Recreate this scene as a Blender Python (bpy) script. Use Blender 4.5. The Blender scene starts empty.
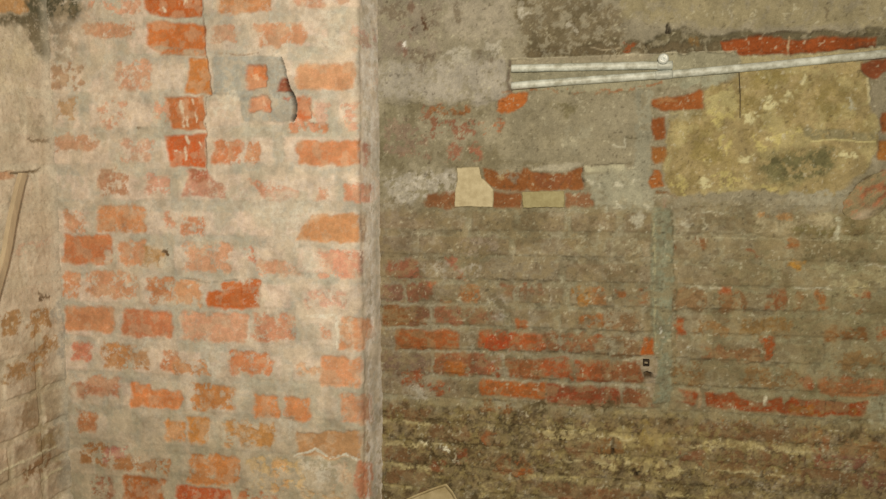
import bpy, math
import numpy as np

sc = bpy.context.scene
col = sc.collection
# ------------------------------------------------------------------ frame
W, H, F = 886.0, 499.0, 700.0
CX, CY, HOR = W / 2, H / 2, 185.0
PITCH = math.atan((CY - HOR) / F)
TH = math.atan(F / 3743.0)
EYE = 1.5
CP, SP = math.cos(PITCH), math.sin(PITCH)
NX, NY = 0.0, 1.0                            # square to the long walls
TX, TY = 1.0, 0.0                            # along the long walls, to the right
ST, CT = math.sin(TH), math.cos(TH)          # the camera is turned by TH against the walls
C1 = 1.567                                   # pier face
C2 = C1 + 0.095                              # recessed wall
LIGHT = np.array([1.0, 0.835, 0.60])
KR, KL, KP = 1.0, .72, .90                   # how strongly each wall is lit, for the albedos


def project(x, y, z):
    x, y = CT * x + ST * y, -ST * x + CT * y
    zz = z - EYE
    d = y * CP - zz * SP
    u = y * SP + zz * CP
    return CX + F * x / d, CY - F * u / d


def ray(px, py):
    a = (px - CX) / F
    b = (CY - py) / F
    y = CP + b * SP
    return np.array([CT * a - ST * y, ST * a + CT * y, -SP + b * CP])


def on_plane(px, py, c):
    """photo point -> (u, z) on the wall plane at distance c"""
    d = ray(px, py)
    s = c / (NX * d[0] + NY * d[1])
    return s * (TX * d[0] + TY * d[1]), EYE + s * d[2]


def wpos(u, c, z):
    return np.array([NX * c + TX * u, NY * c + TY * u, z])


U0 = on_plane(60, 300, C1)[0]
U1 = on_plane(360, 220, C1)[0]


# ------------------------------------------------------------------ noise
def _hash(ix, iy, seed):
    h = (ix.astype(np.int64) * 374761393 + iy.astype(np.int64) * 668265263 + seed * 974634777) & 0xffffffff
    h = ((h ^ (h >> 13)) * 1274126177) & 0xffffffff
    h = ((h ^ (h >> 16)) * 2246822519) & 0xffffffff
    h = h ^ (h >> 15)
    return (h & 0xffffff) / float(0xffffff)


def vnoise(x, y, seed):
    x0 = np.floor(x); y0 = np.floor(y)
    fx = x - x0; fy = y - y0
    fx = fx * fx * (3 - 2 * fx); fy = fy * fy * (3 - 2 * fy)
    a = _hash(x0, y0, seed); b = _hash(x0 + 1, y0, seed)
    c = _hash(x0, y0 + 1, seed); d = _hash(x0 + 1, y0 + 1, seed)
    return (a + (b - a) * fx) * (1 - fy) + (c + (d - c) * fx) * fy


def fbm(x, y, seed, octv=4, gain=0.55):
    t = 0; amp = 1.0; s = 0.0
    for i in range(octv):
        t = t + amp * vnoise(x * 2 ** i + 17.3 * i, y * 2 ** i - 9.1 * i, seed + i * 31)
        s += amp
        amp *= gain
    return t / s


def uni(n, k=0.16):
    return 0.5 + 0.5 * np.tanh((n - 0.5) / k)


def sstep(a, b, x):
    t = np.clip((x - a) / (b - a), 0, 1)
    return t * t * (3 - 2 * t)


def lin(c):
    c = np.asarray(c, float) / 255.0
    return np.where(c <= 0.04045, c / 12.92, ((c + 0.055) / 1.055) ** 2.4)


def albedo(rgb, k=1.0):
    return np.clip(lin(rgb) / LIGHT / k, 0.004, 0.92)


# ------------------------------------------------------------------ a weathered surface
class Surf:
    """height field with per-point material colour, position = photo frame of the flat wall"""
    def __init__(self, px, py, mx, my, seed, k=1.0):
        self.px, self.py, self.mx, self.my = px, py, mx, my
        self.seed = seed
        self.k = k
        self.tint = (.99, 1.075, 1.13) if seed != 23 else (0.88, 1.04, 0.86)
        n = px.shape
        self.C = np.zeros(n + (3,))
        self.h = np.zeros(n)
        self.reg = np.zeros(n, int)
        m = 420.0   # noise is laid out in wall metres, scaled to about photo pixels
        self.X, self.Y = mx * m, my * m
        self.warp1 = fbm(self.X / 9, self.Y / 9, seed + 1, 4) - 0.5
        self.warp2 = fbm(self.X / 9, self.Y / 9, seed + 2, 4) - 0.5
        self.cov = uni(fbm(self.X / 7, self.Y / 7, seed + 3, 5, 0.75), 0.11)
        self.fine = fbm(self.X / 2.2, self.Y / 2.2, seed + 4, 2, 0.7)
        self.tone = fbm(self.X / 14, self.Y / 14, seed + 5, 5, 0.6) - 0.5
        self.big = uni(fbm(self.X / 60, self.Y / 60, seed + 6, 4, 0.6), 0.16)
        self.wx = px + self.warp1 * 9
        self.wy = py + self.warp2 * 9

    def clay(self, rgb):
        # fired clay reads browner under the film of dust
        r, g, b = rgb
        if r - g > 40 and r - b > 70:
            if self.seed == 23 and r - g < 68:
                return (r * .92, g * .98, b * .93)
            if self.seed != 23 and g < 105:
                return (r, g * 1.10, b * 1.06)
            return (r * self.tint[0], g * self.tint[1], b * self.tint[2])
        return rgb

    def fill(self, rgb):
        self.C[:] = albedo(rgb, self.k)

    def put(self, m, rgb, dh=0.0, idx=None, var=0.30):
        a = albedo(self.clay(rgb), self.k)
        if idx is None:
            idx = np.ones(self.px.shape, bool)
        mm = m[..., None] if m.ndim == self.px.ndim else m[:, None]
        v = (1 + var * self.tone[idx] * 2)[..., None]
        if idx.all() and m.shape == self.px.shape:
            v = (1 + var * self.tone * 2)[..., None]
            self.C = self.C * (1 - mm) + a * v * mm
            self.h += dh * m
        else:
            self.C[idx] = self.C[idx] * (1 - mm) + a * v * mm
            self.h[idx] += dh * m

    def box(self, x0, y0, x1, y1, rgb, cov=1.0, dh=0.0, rough=0.6, soft=1.9, slope=None, var=0.30, rad=3.0):
        xc, yc = (x0 + x1) / 2, (y0 + y1) / 2
        idx = (self.px > x0 - 14) & (self.px < x1 + 14) & (self.py > y0 - 18) & (self.py < y1 + 18)
        if not idx.any():
            return
        s = (yc - HOR) / (xc + 3300) if slope is None else slope
        x = self.px[idx] + self.warp1[idx] * 16 * rough
        y = self.py[idx] + self.warp2[idx] * 13 * rough - s * (self.px[idx] - xc)
        r = min(rad, (x1 - x0) * .4, (y1 - y0) * .4)
        qx = np.abs(x - xc) - (x1 - x0) / 2 + r
        qy = np.abs(y - yc) - (y1 - y0) / 2 + r
        d = np.hypot(np.maximum(qx, 0), np.maximum(qy, 0)) + np.minimum(np.maximum(qx, qy), 0) - r
        m = sstep(soft, -soft, d)
        if cov < 0.999:
            # wear bares the middle of a brick first
            inner = np.clip(-d / (0.5 * (y1 - y0)), 0, 1)
            c = self.cov[idx] + 0.25 * (inner - 0.4)
            m = m * sstep(1 - cov - 0.24, 1 - cov + 0.20, c)
        self.put(m, rgb, dh, idx, var)

    def poly(self, pts, rgb, cov=1.0, dh=0.0, rough=0.5, soft=1.5, var=0.30, region=None, opacity=1.0):
        P = np.array(pts, float)
        idx = ((self.px > P[:, 0].min() - 14) & (self.px < P[:, 0].max() + 14) &
               (self.py > P[:, 1].min() - 14) & (self.py < P[:, 1].max() + 14))
        if not idx.any():
            return
        x = self.px[idx] + self.warp1[idx] * 16 * rough
        y = self.py[idx] + self.warp2[idx] * 13 * rough
        d = np.full(x.shape, 1e9); inside = np.zeros(x.shape, bool)
        for i in range(len(P)):
            ax, ay = P[i]; bx, by = P[(i + 1) % len(P)]
            ex, ey = bx - ax, by - ay
            t = np.clip(((x - ax) * ex + (y - ay) * ey) / (ex * ex + ey * ey + 1e-9), 0, 1)
            d = np.minimum(d, np.hypot(x - ax - t * ex, y - ay - t * ey))
            if ay != by:
                cr = ((ay > y) != (by > y)) & (x < (bx - ax) * (y - ay) / (by - ay) + ax)
                inside ^= cr
        d = np.where(inside, -d, d)
        m = sstep(soft, -soft, d) * opacity
        if cov < 0.999:
            m = m * sstep(1 - cov - 0.24, 1 - cov + 0.22, self.cov[idx])
        if rgb is not None:
            self.put(m, rgb, dh, idx, var)
        else:
            self.h[idx] += dh * m
        if region is not None:
            r = self.reg[idx]; r[d < 0] = region; self.reg[idx] = r

    def line(self, pts, w, rgb, cov=1.0, dh=0.0, rough=0.2, soft=0.7, opacity=1.0):
        P = np.array(pts, float)
        idx = ((self.px > P[:, 0].min() - 12) & (self.px < P[:, 0].max() + 12) &
               (self.py > P[:, 1].min() - 12) & (self.py < P[:, 1].max() + 12))
        if not idx.any():
            return
        x = self.px[idx] + self.warp1[idx] * 16 * rough
        y = self.py[idx] + self.warp2[idx] * 13 * rough
        d = np.full(x.shape, 1e9)
        for i in range(len(P) - 1):
            ax, ay = P[i]; bx, by = P[i + 1]
            ex, ey = bx - ax, by - ay
            t = np.clip(((x - ax) * ex + (y - ay) * ey) / (ex * ex + ey * ey + 1e-9), 0, 1)
            d = np.minimum(d, np.hypot(x - ax - t * ex, y - ay - t * ey))
        m = sstep(w / 2 + soft, w / 2 - soft, d) * opacity
        if cov < 0.999:
            m = m * sstep(1 - cov - 0.24, 1 - cov + 0.22, self.cov[idx])
        self.put(m, rgb, dh, idx, 0.2)

    def blot(self, cx, cy, rx, ry, rgb, a=1.0, cov=1.0, dh=0.0, rough=1.0, soft=0.35, var=0.30):
        idx = (np.abs(self.px - cx) < rx * 1.6 + 10) & (np.abs(self.py - cy) < ry * 1.6 + 10)
        if not idx.any():
            return
        x = self.px[idx] + self.warp1[idx] * 22 * rough
        y = self.py[idx] + self.warp2[idx] * 22 * rough
        d = np.hypot((x - cx) / rx, (y - cy) / ry) - 1
        m = sstep(soft, -soft, d) * a
        if cov < 0.999:
            m = m * sstep(1 - cov - 0.16, 1 - cov + 0.16, self.cov[idx])
        self.put(m, rgb, dh, idx, var)

    def courses(self, u, z, lines, lengths, joint, rgb_joint, rgb_a, rgb_b, mask, dh, seed, strength=1.0, jwob=2.0):
        """ghost of the bond under the wash: faces a little proud, joints a little back"""
        lines = np.sort(np.array(lines))
        zz = z + self.warp2 * jwob * 0.004
        k = np.searchsorted(lines, zz) - 1
        k = np.clip(k, 0, len(lines) - 2)
        lo, hi = lines[k], lines[k + 1]
        dz = np.minimum(zz - lo, hi - zz)
        L = lengths
        off = np.where(k % 2 == 0, 0.0, L * 0.47) + _hash(k.astype(float), k * 0.0, seed) * 0.05
        uu = (u + self.warp1 * jwob * 0.004 + off) / L
        c = np.floor(uu); f = (uu - c) * L
        # some stretchers are split in two headers
        split = _hash(c, k.astype(float), seed + 3) < 0.35
        f2 = np.where(split, np.mod(f, L / 2), f)
        L2 = np.where(split, L / 2, L)
        ident = _hash(c + np.where(split & (f > L / 2), 0.5, 0) * 2e3, k.astype(float), seed + 5)
        du = np.minimum(f2, L2 - f2)
        d = np.minimum(dz, du)
        face = sstep(joint * 0.35, joint * 0.65, d)
        m = face * mask
        a, b = albedo(rgb_a, self.k), albedo(rgb_b, self.k)
        fc = a + (b - a) * ident[..., None]
        j = albedo(rgb_joint, self.k)
        mix = (mask * strength)[..., None]
        pat = j + (fc - j) * face[..., None]
        v = (1 + 0.36 * self.tone * 2)[..., None]
        self.C = self.C * (1 - mix) + pat * v * mix
        self.h += dh * (face - 0.5) * mask
        self.ident = ident
        return face


def grid_mesh(name, P, C, faces_mask, mat):
    """mesh object from the part of a point grid that faces_mask keeps"""
    nv, nu = P.shape[:2]
    idg = np.arange(nv * nu).reshape(nv, nu)
    q = np.stack([idg[:-1, :-1], idg[:-1, 1:], idg[1:, 1:], idg[1:, :-1]], -1)[faces_mask]
    used, inv = np.unique(q.ravel(), return_inverse=True)
    V = P.reshape(-1, 3)[used]
    CC = C.reshape(-1, 3)[used]
    me = bpy.data.meshes.new(name)
    me.vertices.add(len(V)); me.vertices.foreach_set('co', V.astype(np.float32).ravel())
    nf = len(q)
    me.loops.add(nf * 4); me.loops.foreach_set('vertex_index', inv.astype(np.int32).ravel())
    me.polygons.add(nf)
    me.polygons.foreach_set('loop_start', np.arange(0, nf * 4, 4, dtype=np.int32))
    me.update(calc_edges=True)
    me.polygons.foreach_set('use_smooth', np.ones(nf, bool))
    at = me.attributes.new('wear', 'FLOAT_COLOR', 'POINT')
    at.data.foreach_set('color', np.concatenate([CC, np.ones((len(CC), 1))], 1).astype(np.float32).ravel())
    me.materials.append(mat)
    me.validate()
    o = bpy.data.objects.new(name, me)
    col.objects.link(o)
    return o


# ------------------------------------------------------------------ materials
def nodes(name):
    m = bpy.data.materials.new(name); m.use_nodes = True
    nt = m.node_tree; b = nt.nodes['Principled BSDF']
    return m, nt, b


def masonry(name, grain=420, lo=0.80, hi=1.2, bump=0.25, rough=0.92):
    m, nt, b = nodes(name)
    N, L = nt.nodes.new, nt.links.new
    at = N('ShaderNodeAttribute'); at.attribute_name = 'wear'
    tc = N('ShaderNodeTexCoord')
    n1 = N('ShaderNodeTexNoise'); n1.inputs['Scale'].default_value = grain
    n1.inputs['Detail'].default_value = 4; n1.inputs['Roughness'].default_value = 0.7
    L(tc.outputs['Object'], n1.inputs['Vector'])
    mr = N('ShaderNodeMapRange'); mr.inputs[1].default_value = 0.3; mr.inputs[2].default_value = 0.7
    mr.inputs[3].default_value = lo; mr.inputs[4].default_value = hi
    L(n1.outputs['Fac'], mr.inputs[0])
    n2 = N('ShaderNodeTexNoise'); n2.inputs['Scale'].default_value = 95
    n2.inputs['Detail'].default_value = 6; n2.inputs['Roughness'].default_value = 0.72
    L(tc.outputs['Object'], n2.inputs['Vector'])
    mr2 = N('ShaderNodeMapRange'); mr2.inputs[1].default_value = 0.3; mr2.inputs[2].default_value = 0.7
    mr2.inputs[3].default_value = 0.86; mr2.inputs[4].default_value = 1.14
    L(n2.outputs['Fac'], mr2.inputs[0])
    mm = N('ShaderNodeMath'); mm.operation = 'MULTIPLY'
    L(mr.outputs[0], mm.inputs[0]); L(mr2.outputs[0], mm.inputs[1])
    vm = N('ShaderNodeVectorMath'); vm.operation = 'SCALE'
    L(at.outputs['Color'], vm.inputs[0]); L(mm.outputs[0], vm.inputs['Scale'])
    L(vm.outputs[0], b.inputs['Base Color'])
    b.inputs['Roughness'].default_value = rough
    b.inputs['Specular IOR Level'].default_value = 0.18
    bp = N('ShaderNodeBump'); bp.inputs['Strength'].default_value = bump; bp.inputs['Distance'].default_value = 0.004
    L(n2.outputs['Fac'], bp.inputs['Height']); L(bp.outputs[0], b.inputs['Normal'])
    return m


def plain(name, rgb, k=1.0, rough=0.7, metal=0.0, scale=60, amt=0.25, spec=0.3, rgb2=None, stretch=None, bump=0.15):
    m, nt, b = nodes(name)
    N, L = nt.nodes.new, nt.links.new
    tc = N('ShaderNodeTexCoord')
    src = tc.outputs['Object']
    if stretch:
        mp = N('ShaderNodeMapping'); mp.inputs['Scale'].default_value = stretch
        L(src, mp.inputs['Vector']); src = mp.outputs[0]
    n = N('ShaderNodeTexNoise'); n.inputs['Scale'].default_value = scale; n.inputs['Detail'].default_value = 6
    n.inputs['Roughness'].default_value = 0.65
    L(src, n.inputs['Vector'])
    r = N('ShaderNodeValToRGB')
    a = albedo(rgb, k); c2 = albedo(rgb2, k) if rgb2 else a * (1 - amt)
    r.color_ramp.elements[0].position = 0.35; r.color_ramp.elements[1].position = 0.65
    r.color_ramp.elements[0].color = (*c2, 1); r.color_ramp.elements[1].color = (*(np.clip(a * (1 + amt * .3), 0, .95)), 1)
    L(n.outputs['Fac'], r.inputs[0]); L(r.outputs[0], b.inputs['Base Color'])
    b.inputs['Roughness'].default_value = rough; b.inputs['Metallic'].default_value = metal
    b.inputs['Specular IOR Level'].default_value = spec
    bp = N('ShaderNodeBump'); bp.inputs['Strength'].default_value = bump; bp.inputs['Distance'].default_value = 0.003
    L(n.outputs['Fac'], bp.inputs['Height']); L(bp.outputs[0], b.inputs['Normal'])
    return m


MAS = masonry('limewashed_masonry', lo=.88, hi=1.12, bump=.18)
MASR = masonry('weathered_masonry', grain=360, lo=0.84, hi=1.16, bump=0.22)

# colours of the clay and the washes
S = (210, 142, 102); O = (205, 122, 72); V = (196, 94, 46); B = (180, 114, 64); R = (158, 72, 42); P_ = (176, 98, 66)
G = (176, 168, 142)


def fine_range(a, b, lo, hi, step, coarse):
    """coordinates from lo to hi, fine between a and b"""
    f = np.arange(a, b, step)
    l = np.arange(a - coarse, lo, -coarse)[::-1]
    h = np.arange(b, hi, coarse)
    return np.concatenate([[lo], l, f, h, [hi]])


def struct(o):
    o['kind'] = 'structure'
    return o


# =================================================================== PIER
def build_pier():
    r = 0.020
    DEP, SPLAY = 0.095, 0.30
    zt = on_plane(200, -12, C1)[1]; zb = on_plane(200, 512, C1)[1]
    z = fine_range(zb, zt, -0.02, 2.6, 0.0023, 0.012)
    arc = r * math.pi / 2
    s_front = U1 - r
    s = np.concatenate([np.arange(U0 - 0.015, s_front, 0.0023), np.linspace(s_front, s_front + arc, 8)[:-1],
                        np.arange(s_front + arc, s_front + arc + DEP - r + 0.016, 0.0023)])
    SS, ZZ = np.meshgrid(s, z)
    a = np.clip((SS - s_front) / r, 0, math.pi / 2)
    over = np.maximum(SS - s_front - arc, 0)
    u = np.minimum(SS, s_front) + r * np.sin(a) + SPLAY * over
    c = C1 + r * (1 - np.cos(a)) + over
    nu, nc = np.sin(a), -np.cos(a)                     # outward
    x = NX * c + TX * u; y = NY * c + TY * u
    px, py = project(x, y, ZZ)
    f = Surf(px, py, SS, ZZ, 11, KP)
    f.fill((196, 178, 148))
    one = np.ones(px.shape)
    tops = [-14, 20, 57, 95, 132, 169, 206, 241, 276, 311, 346, 382, 417, 453, 489]
    zl = [on_plane(200, t, C1)[1] for t in tops]
    zl += [zl[0] + 0.0875 * i for i in range(1, 14)] + [zl[-1] - 0.0875 * i for i in range(1, 12)]
    face = f.courses(SS - U0, ZZ, zl, 0.215, 0.030, (190, 175, 147), (218, 189, 158), (208, 186, 156), one, 0.0016, 7, 1.0)
    # mottling of the wash
    f.put(sstep(0.5, 0.95, f.big) * 0.4, (190, 175, 148))
    f.put(sstep(0.35, 0.05, f.big) * 0.5, (212, 186, 152))
    m2 = uni(fbm(f.X / 22, f.Y / 22, 77, 5, .6), .12)
    f.put(sstep(.62, .95, m2) * .5, (182, 171, 140)); f.put(sstep(.35, .05, m2) * .6, (220, 194, 160))
    # lower part greyer-olive: the dimmer light towards the foot is painted in
    f.put(sstep(330, 500, py + f.warp1 * 90) * 0.65, (166, 148, 108))
    # clay showing through
    T = [  # x0 y0 x1 y1 colour coverage
        (85, 0, 142, 15, S, .35), (84, 22, 136, 37, (200, 134, 92), .66), (98, 98, 131, 127, S, .2),
        (117, 60, 152, 90, (208, 142, 102), .72), (50, 63, 83, 89, (176, 126, 88), .55), (57, 98, 77, 120, (192, 140, 94), .62),
        (52, 135, 96, 151, (196, 134, 94), .72), (122, 139, 151, 162, (206, 146, 108), .6), (212, 25, 238, 42, (204, 138, 98), .8),
        (218, -6, 271, 13, (202, 126, 76), .95), (256, 23, 305, 45, (206, 134, 90), .82), (294, -4, 326, 6, S, .85), (335, -4, 351, 5, S, .5),
        (351, 22, 362, 50, (212, 158, 120), .6), (297, 63, 355, 90, (212, 140, 92), 1), (343, 100, 360, 130, (212, 146, 108), .7),
        (316, 101, 329, 124, (212, 154, 118), .55), (211, 141, 240, 165, (204, 116, 70), .85), (245, 140, 261, 162, (206, 130, 84), .8),
        (297, 141, 363, 165, (208, 124, 76), 1), (290, 122, 328, 131, (200, 122, 78), .7),
        (313, 185, 328, 201, S, .25), (344, 184, 373, 201, (212, 132, 90), .9), (97, 168, 127, 196, (184, 122, 84), .72),
        (146, 174, 172, 195, (208, 140, 104), .5), (64, 210, 84, 232, (208, 138, 94), .8), (98, 206, 145, 233, (206, 128, 78), .95),
        (162, 211, 174, 230, (210, 138, 98), .5), (182, 216, 206, 236, (206, 128, 86), .72), (63, 235, 113, 264, (202, 114, 66), 1),
        (119, 242, 146, 266, (208, 134, 88), .8), (143, 248, 162, 265, (178, 122, 70), .9), (183, 243, 233, 272, (216, 146, 102), .82),
        (244, 247, 254, 262, (204, 124, 88), .6), (254, 261, 299, 276, (212, 142, 100), .75), (318, 251, 360, 278, (214, 138, 100), .85),
        (61, 272, 80, 298, (208, 132, 86), .88), (88, 272, 136, 298, (204, 132, 88), .76), (146, 277, 172, 303, (198, 118, 70), .72),
        (174, 279, 201, 304, (208, 138, 90), .76), (207, 291, 258, 309, V, 1), (222, 281, 258, 295, V, .9), (305, 290, 351, 308, (214, 152, 116), .55),
        (65, 307, 114, 332, (206, 128, 80), 1), (123, 310, 173, 337, (200, 114, 70), 1), (182, 312, 247, 341, (212, 142, 100), .92),
        (252, 314, 293, 341, (206, 130, 90), .8), (339, 318, 371, 351, (214, 136, 88), .9), (320, 324, 331, 341, S, .35),
        (71, 342, 92, 360, (208, 118, 82), .95), (104, 344, 147, 369, (192, 122, 70), .68), (160, 350, 176, 372, (204, 122, 76), .7), (172, 360, 208, 374, (204, 132, 82), .68),
        (230, 352, 271, 374, (206, 118, 70), .85), (320, 358, 361, 387, (220, 138, 88), .96), (296, 365, 320, 376, (212, 150, 104), .5),
        (85, 377, 118, 397, (192, 118, 78), .85), (73, 384, 90, 397, (186, 118, 80), .8), (130, 383, 150, 407, (218, 122, 66), 1), (146, 391, 181, 408, (218, 124, 68), 1),
        (191, 386, 234, 411, (198, 118, 60), .82), (252, 394, 279, 418, (214, 126, 70), .95), (284, 397, 310, 421, (214, 126, 72), .95),
        (341, 394, 373, 423, (208, 134, 88), .92), (78, 411, 95, 433, (184, 110, 64), .85), (165, 420, 184, 441, (206, 124, 62), .92), (187, 417, 209, 444, (206, 126, 60), .92),
        (78, 442, 108, 465, (168, 104, 62), .62), (104, 446, 126, 462, (186, 112, 84), .5), (110, 458, 170, 473, (178, 110, 62), .62),
        (188, 455, 238, 485, (202, 118, 60), .88), (250, 459, 306, 490, (208, 158, 100), .4), (272, 462, 286, 490, (214, 150, 90), .7),
        (90, 476, 113, 504, (164, 100, 72), .7), (123, 477, 164, 506, (180, 98, 54), .92), (178, 487, 231, 514, (186, 84, 46), 1),
        (238, 492, 276, 512, (190, 110, 64), .7), (356, 462, 372, 497, (192, 112, 72), .85), (293, 112, 316, 130, (206, 132, 92), .7),
        (296, 97, 312, 121, (200, 102, 62), 1), (225, 422, 273, 448, (190, 130, 80), .35),
        (300, 490, 345, 512, (188, 140, 92), .35), (330, 462, 352, 488, (196, 150, 108), .3)]
    for x0, y0, x1, y1, c_, cv in T:
        f.box(x0, y0, x1, y1, c_, cv, -0.0018, 0.55 if cv > .9 else 0.8)
    f.poly([(247, 176), (262, 180), (298, 190), (298, 200), (268, 201), (256, 190)], (206, 134, 96), .72, -.0015, .8)
    f.poly([(223, 423), (240, 425), (258, 433), (262, 425), (273, 428), (273, 448), (248, 443), (230, 434)], (190, 122, 62), .88, -.0015, .8)
    f.poly([(312, 214), (361, 214), (361, 244), (297, 241), (303, 225)], (206, 132, 80), 1, -.002, .5)
    f.poly([(296, 433), (361, 431), (361, 461), (345, 456), (330, 460), (312, 455), (298, 457)], (190, 128, 78), 1, -.003, .5)
    f.poly([(186, 171), (207, 170), (211, 180), (225, 188), (225, 198), (183, 196)], (196, 128, 94), .92, -.002, .5)
    f.poly([(189, 170), (207, 170), (207, 180), (196, 183), (189, 178)], (168, 92, 66), .7, 0, .6)
    # the same bond carries on above and below
    far = np.clip(sstep(-10, -20, py) + sstep(508, 518, py), 0, 1)
    for lo_, c_ in ((.35, S), (.6, O), (.85, (190, 104, 62))):
        f.put(far * face * (f.ident > lo_) * sstep(.35, .65, f.cov), c_)
    # the chase cut clean: fresh clay faces
    for pts, c_ in (([(144, -8), (201, -8), (202, 17), (176, 18), (152, 15), (145, 9)], (186, 88, 42)),
                    ([(147, 22), (160, 20), (205, 26), (206, 56), (160, 54), (147, 45)], (198, 102, 52)),
                    ([(188, 58), (208, 58), (211, 94), (185, 93), (187, 75)], (200, 114, 54)),
                    ([(165, 97), (203, 96), (204, 130), (172, 129), (167, 115)], (188, 98, 54)),
                    ([(164, 136), (205, 134), (205, 168), (169, 166)], (198, 88, 44))):
        f.poly(pts, c_, 1, -.004, .32, var=.22)
    f.poly([(150, 45), (205, 50), (205, 57), (160, 55)], (182, 136, 98), .8, 0, .4)
    f.box(153, 100, 170, 125, S, .45, 0, 1)
    for pts, w in (([(181, 100), (181, 108), (184, 126)], 3), ([(192, 99), (194, 104)], 2.4), ([(196, 108), (195, 122)], 2), ([(186, 116), (188, 126)], 2.5),
                   ([(185, 137), (188, 142)], 3), ([(184, 146), (185, 160)], 2.2), ([(198, 143), (201, 147)], 2.4), ([(174, 150), (178, 152)], 2.6), ([(186, 0), (185, 7)], 3.5), ([(163, 8), (165, 11)], 2.5)):
        f.line(pts, w, (226, 182, 140), .8, .0006, .3)
    # grey cement repair with its broken lip
    cem = [(213, 58), (246, 56), (281, 57), (286, 68), (288, 80), (292, 94), (296, 106), (294, 120), (284, 122), (262, 122), (244, 121), (240, 98), (214, 93)]
    f.poly(cem, (172, 163, 140), 1, 0.002, .25, var=.3, region=1)
    f.poly([(262, 62), (282, 60), (297, 108), (294, 120), (274, 118)], None, 1, .007, .2, 7)
    f.poly([(215, 70), (240, 62), (255, 75), (240, 92), (220, 90)], (172, 163, 138), .6, 0, 1)
    f.blot(265, 100, 24, 16, (192, 176, 144), .5, .5); f.blot(230, 76, 10, 8, (194, 182, 154), .5, .5)
    f.poly([(240, 97), (285, 93), (285, 97), (240, 101)], (166, 158, 136), .7, -.002)
    f.box(246, 65, 267, 89, (206, 110, 58), 1, -.008, .5)
    f.box(251, 97, 271, 112, (202, 112, 68), 1, -.008, .6)
    f.poly([(278, 92), (284, 77), (288, 78), (290, 91)], (156, 80, 56), 1, -.006, .3)
    f.blot(287, 102, 4, 5, (176, 112, 86), 1, 1, -.004)
    f.blot(256, 75, 3, 4, (226, 160, 110), .8); f.blot(263, 105, 3, 3, (222, 160, 120), .6)
    f.line([(213, 93), (240, 96)], 2, (160, 150, 128), .8, -.002)
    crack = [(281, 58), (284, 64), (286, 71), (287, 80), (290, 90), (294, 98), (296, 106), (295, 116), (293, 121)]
    f.line(crack[:4], 1.0, (52, 40, 30), 1, -.018, .12, .6)  # grime plus the shade inside the crack, both painted dark
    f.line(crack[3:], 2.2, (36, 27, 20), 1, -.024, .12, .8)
    f.line([(308, 104), (312, 113), (314, 126)], .5, (96, 66, 48), .7, -.004, .3)
    f.line([(202, -8), (203, 20), (206, 54), (209, 72), (211, 94), (205, 98), (205, 130), (206, 168)], 1.1, (104, 72, 48), .8, -.006, .2)
    f.line([(322, 42), (326, 47)], .8, (110, 90, 70), 1, -.003)
    f.line([(215, 53), (245, 55), (258, 53)], 1.2, (158, 128, 98), .7, -.002)
    f.line([(183, 278), (205, 283), (236, 280)], 1.6, (160, 150, 126), .7, -.003)
    f.blot(162, 257, 2.2, 3, (96, 72, 46), 1); f.blot(137, 130, 1.6, 1.4, (120, 100, 76), 1)
    # whiter drips of wash
    for x_, y_, a_, b_ in ((140, 345, 8, 7), (215, 360, 9, 20), (285, 428, 9, 12), (320, 470, 22, 12), (230, 195, 22, 5), (195, 235, 8, 5), (255, 300, 7, 10), (300, 262, 18, 16), (285, 210, 30, 20), (110, 255, 6, 10), (330, 30, 14, 22), (225, 105, 14, 14)):
        f.blot(x_, y_, a_, b_, (214, 198, 166), .7, .6, .0004)
    # soot at the top of the corner
    f.poly([(30, -12), (78, -12), (84, 16), (62, 40), (46, 60), (30, 40)], (126, 112, 84), .8, 0, 1.2, 9, opacity=.55)
    f.blot(58, 45, 18, 22, (160, 138, 108), .6, .6)
    f.poly([(40, -12), (76, -12), (82, 10), (76, 18), (50, 18), (40, 10)], (92, 84, 60), .9, 0, .7, 4)
    f.line([(308, 317), (334, 316), (338, 330), (337, 347)], 3, (226, 210, 178), .8, 0, .4)
    f.line([(296, 456), (314, 450), (330, 458), (345, 454), (360, 461)], 2.5, (216, 204, 172), .8, 0, .4)
    # rubbed arris and the plastered return
    f.line([(363, -12), (361, 200), (358, 512)], 3, (184, 160, 134), .55, 0, .5, 1.5, .6)
    side = sstep(U1 - 0.004, U1 + 0.012, SS - (r * (math.pi / 2 - 1)))
    f.put(side * sstep(.05, .4, f.cov) * .95, (222, 204, 176))  # return painted paler, making up for the light it misses
    f.put(side * sstep(.55, .9, f.big) * .4, (184, 168, 138))
    for x0, y0, x1, y1, c_, cv in ((359, 30, 376, 48, (190, 140, 110), .5), (363, 143, 370, 168, (186, 122, 92), .8), (362, 183, 373, 202, (206, 130, 94), .85), (361, 212, 366, 242, (150, 108, 78), .9),
                                   (361, 318, 371, 338, (206, 136, 92), .9), (360, 394, 372, 420, (190, 124, 86), .8), (357, 462, 373, 497, (194, 114, 74), .9), (359, 250, 363, 276, (160, 112, 86), .8), (362, 432, 370, 452, (176, 130, 92), .5)):
        f.box(x0, y0, x1, y1, c_, cv, 0, .35)
    f.line([(378, -12), (379, 130), (377, 300), (374, 512)], 4, (160, 148, 120), .7, 0, .5, 2, .6)
    f.line([(371, -12), (372, 140), (371, 300), (369, 512)], 2, (228, 212, 186), .7, 0, .5, 1.2, .8)
    # grain and lumps
    f.h += (fbm(f.X / 45, f.Y / 45, 91, 4) - .5) * 0.010 + (fbm(f.X / 7, f.Y / 7, 93, 3, .5) - .5) * 0.0026
    f.put(sstep(.66, .85, f.fine) * .16, (222, 204, 170)); f.put(sstep(.33, .15, f.fine) * .16, (140, 122, 94))
    film = uni(fbm(f.X / 10, f.Y / 10, 501, 5, .6), .11)
    f.put(sstep(.5, .95, film) * .38, (200, 172, 132)); f.put(sstep(.3, .02, film) * .22, (172, 128, 84))
    f.h *= 1 - .65 * side
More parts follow.
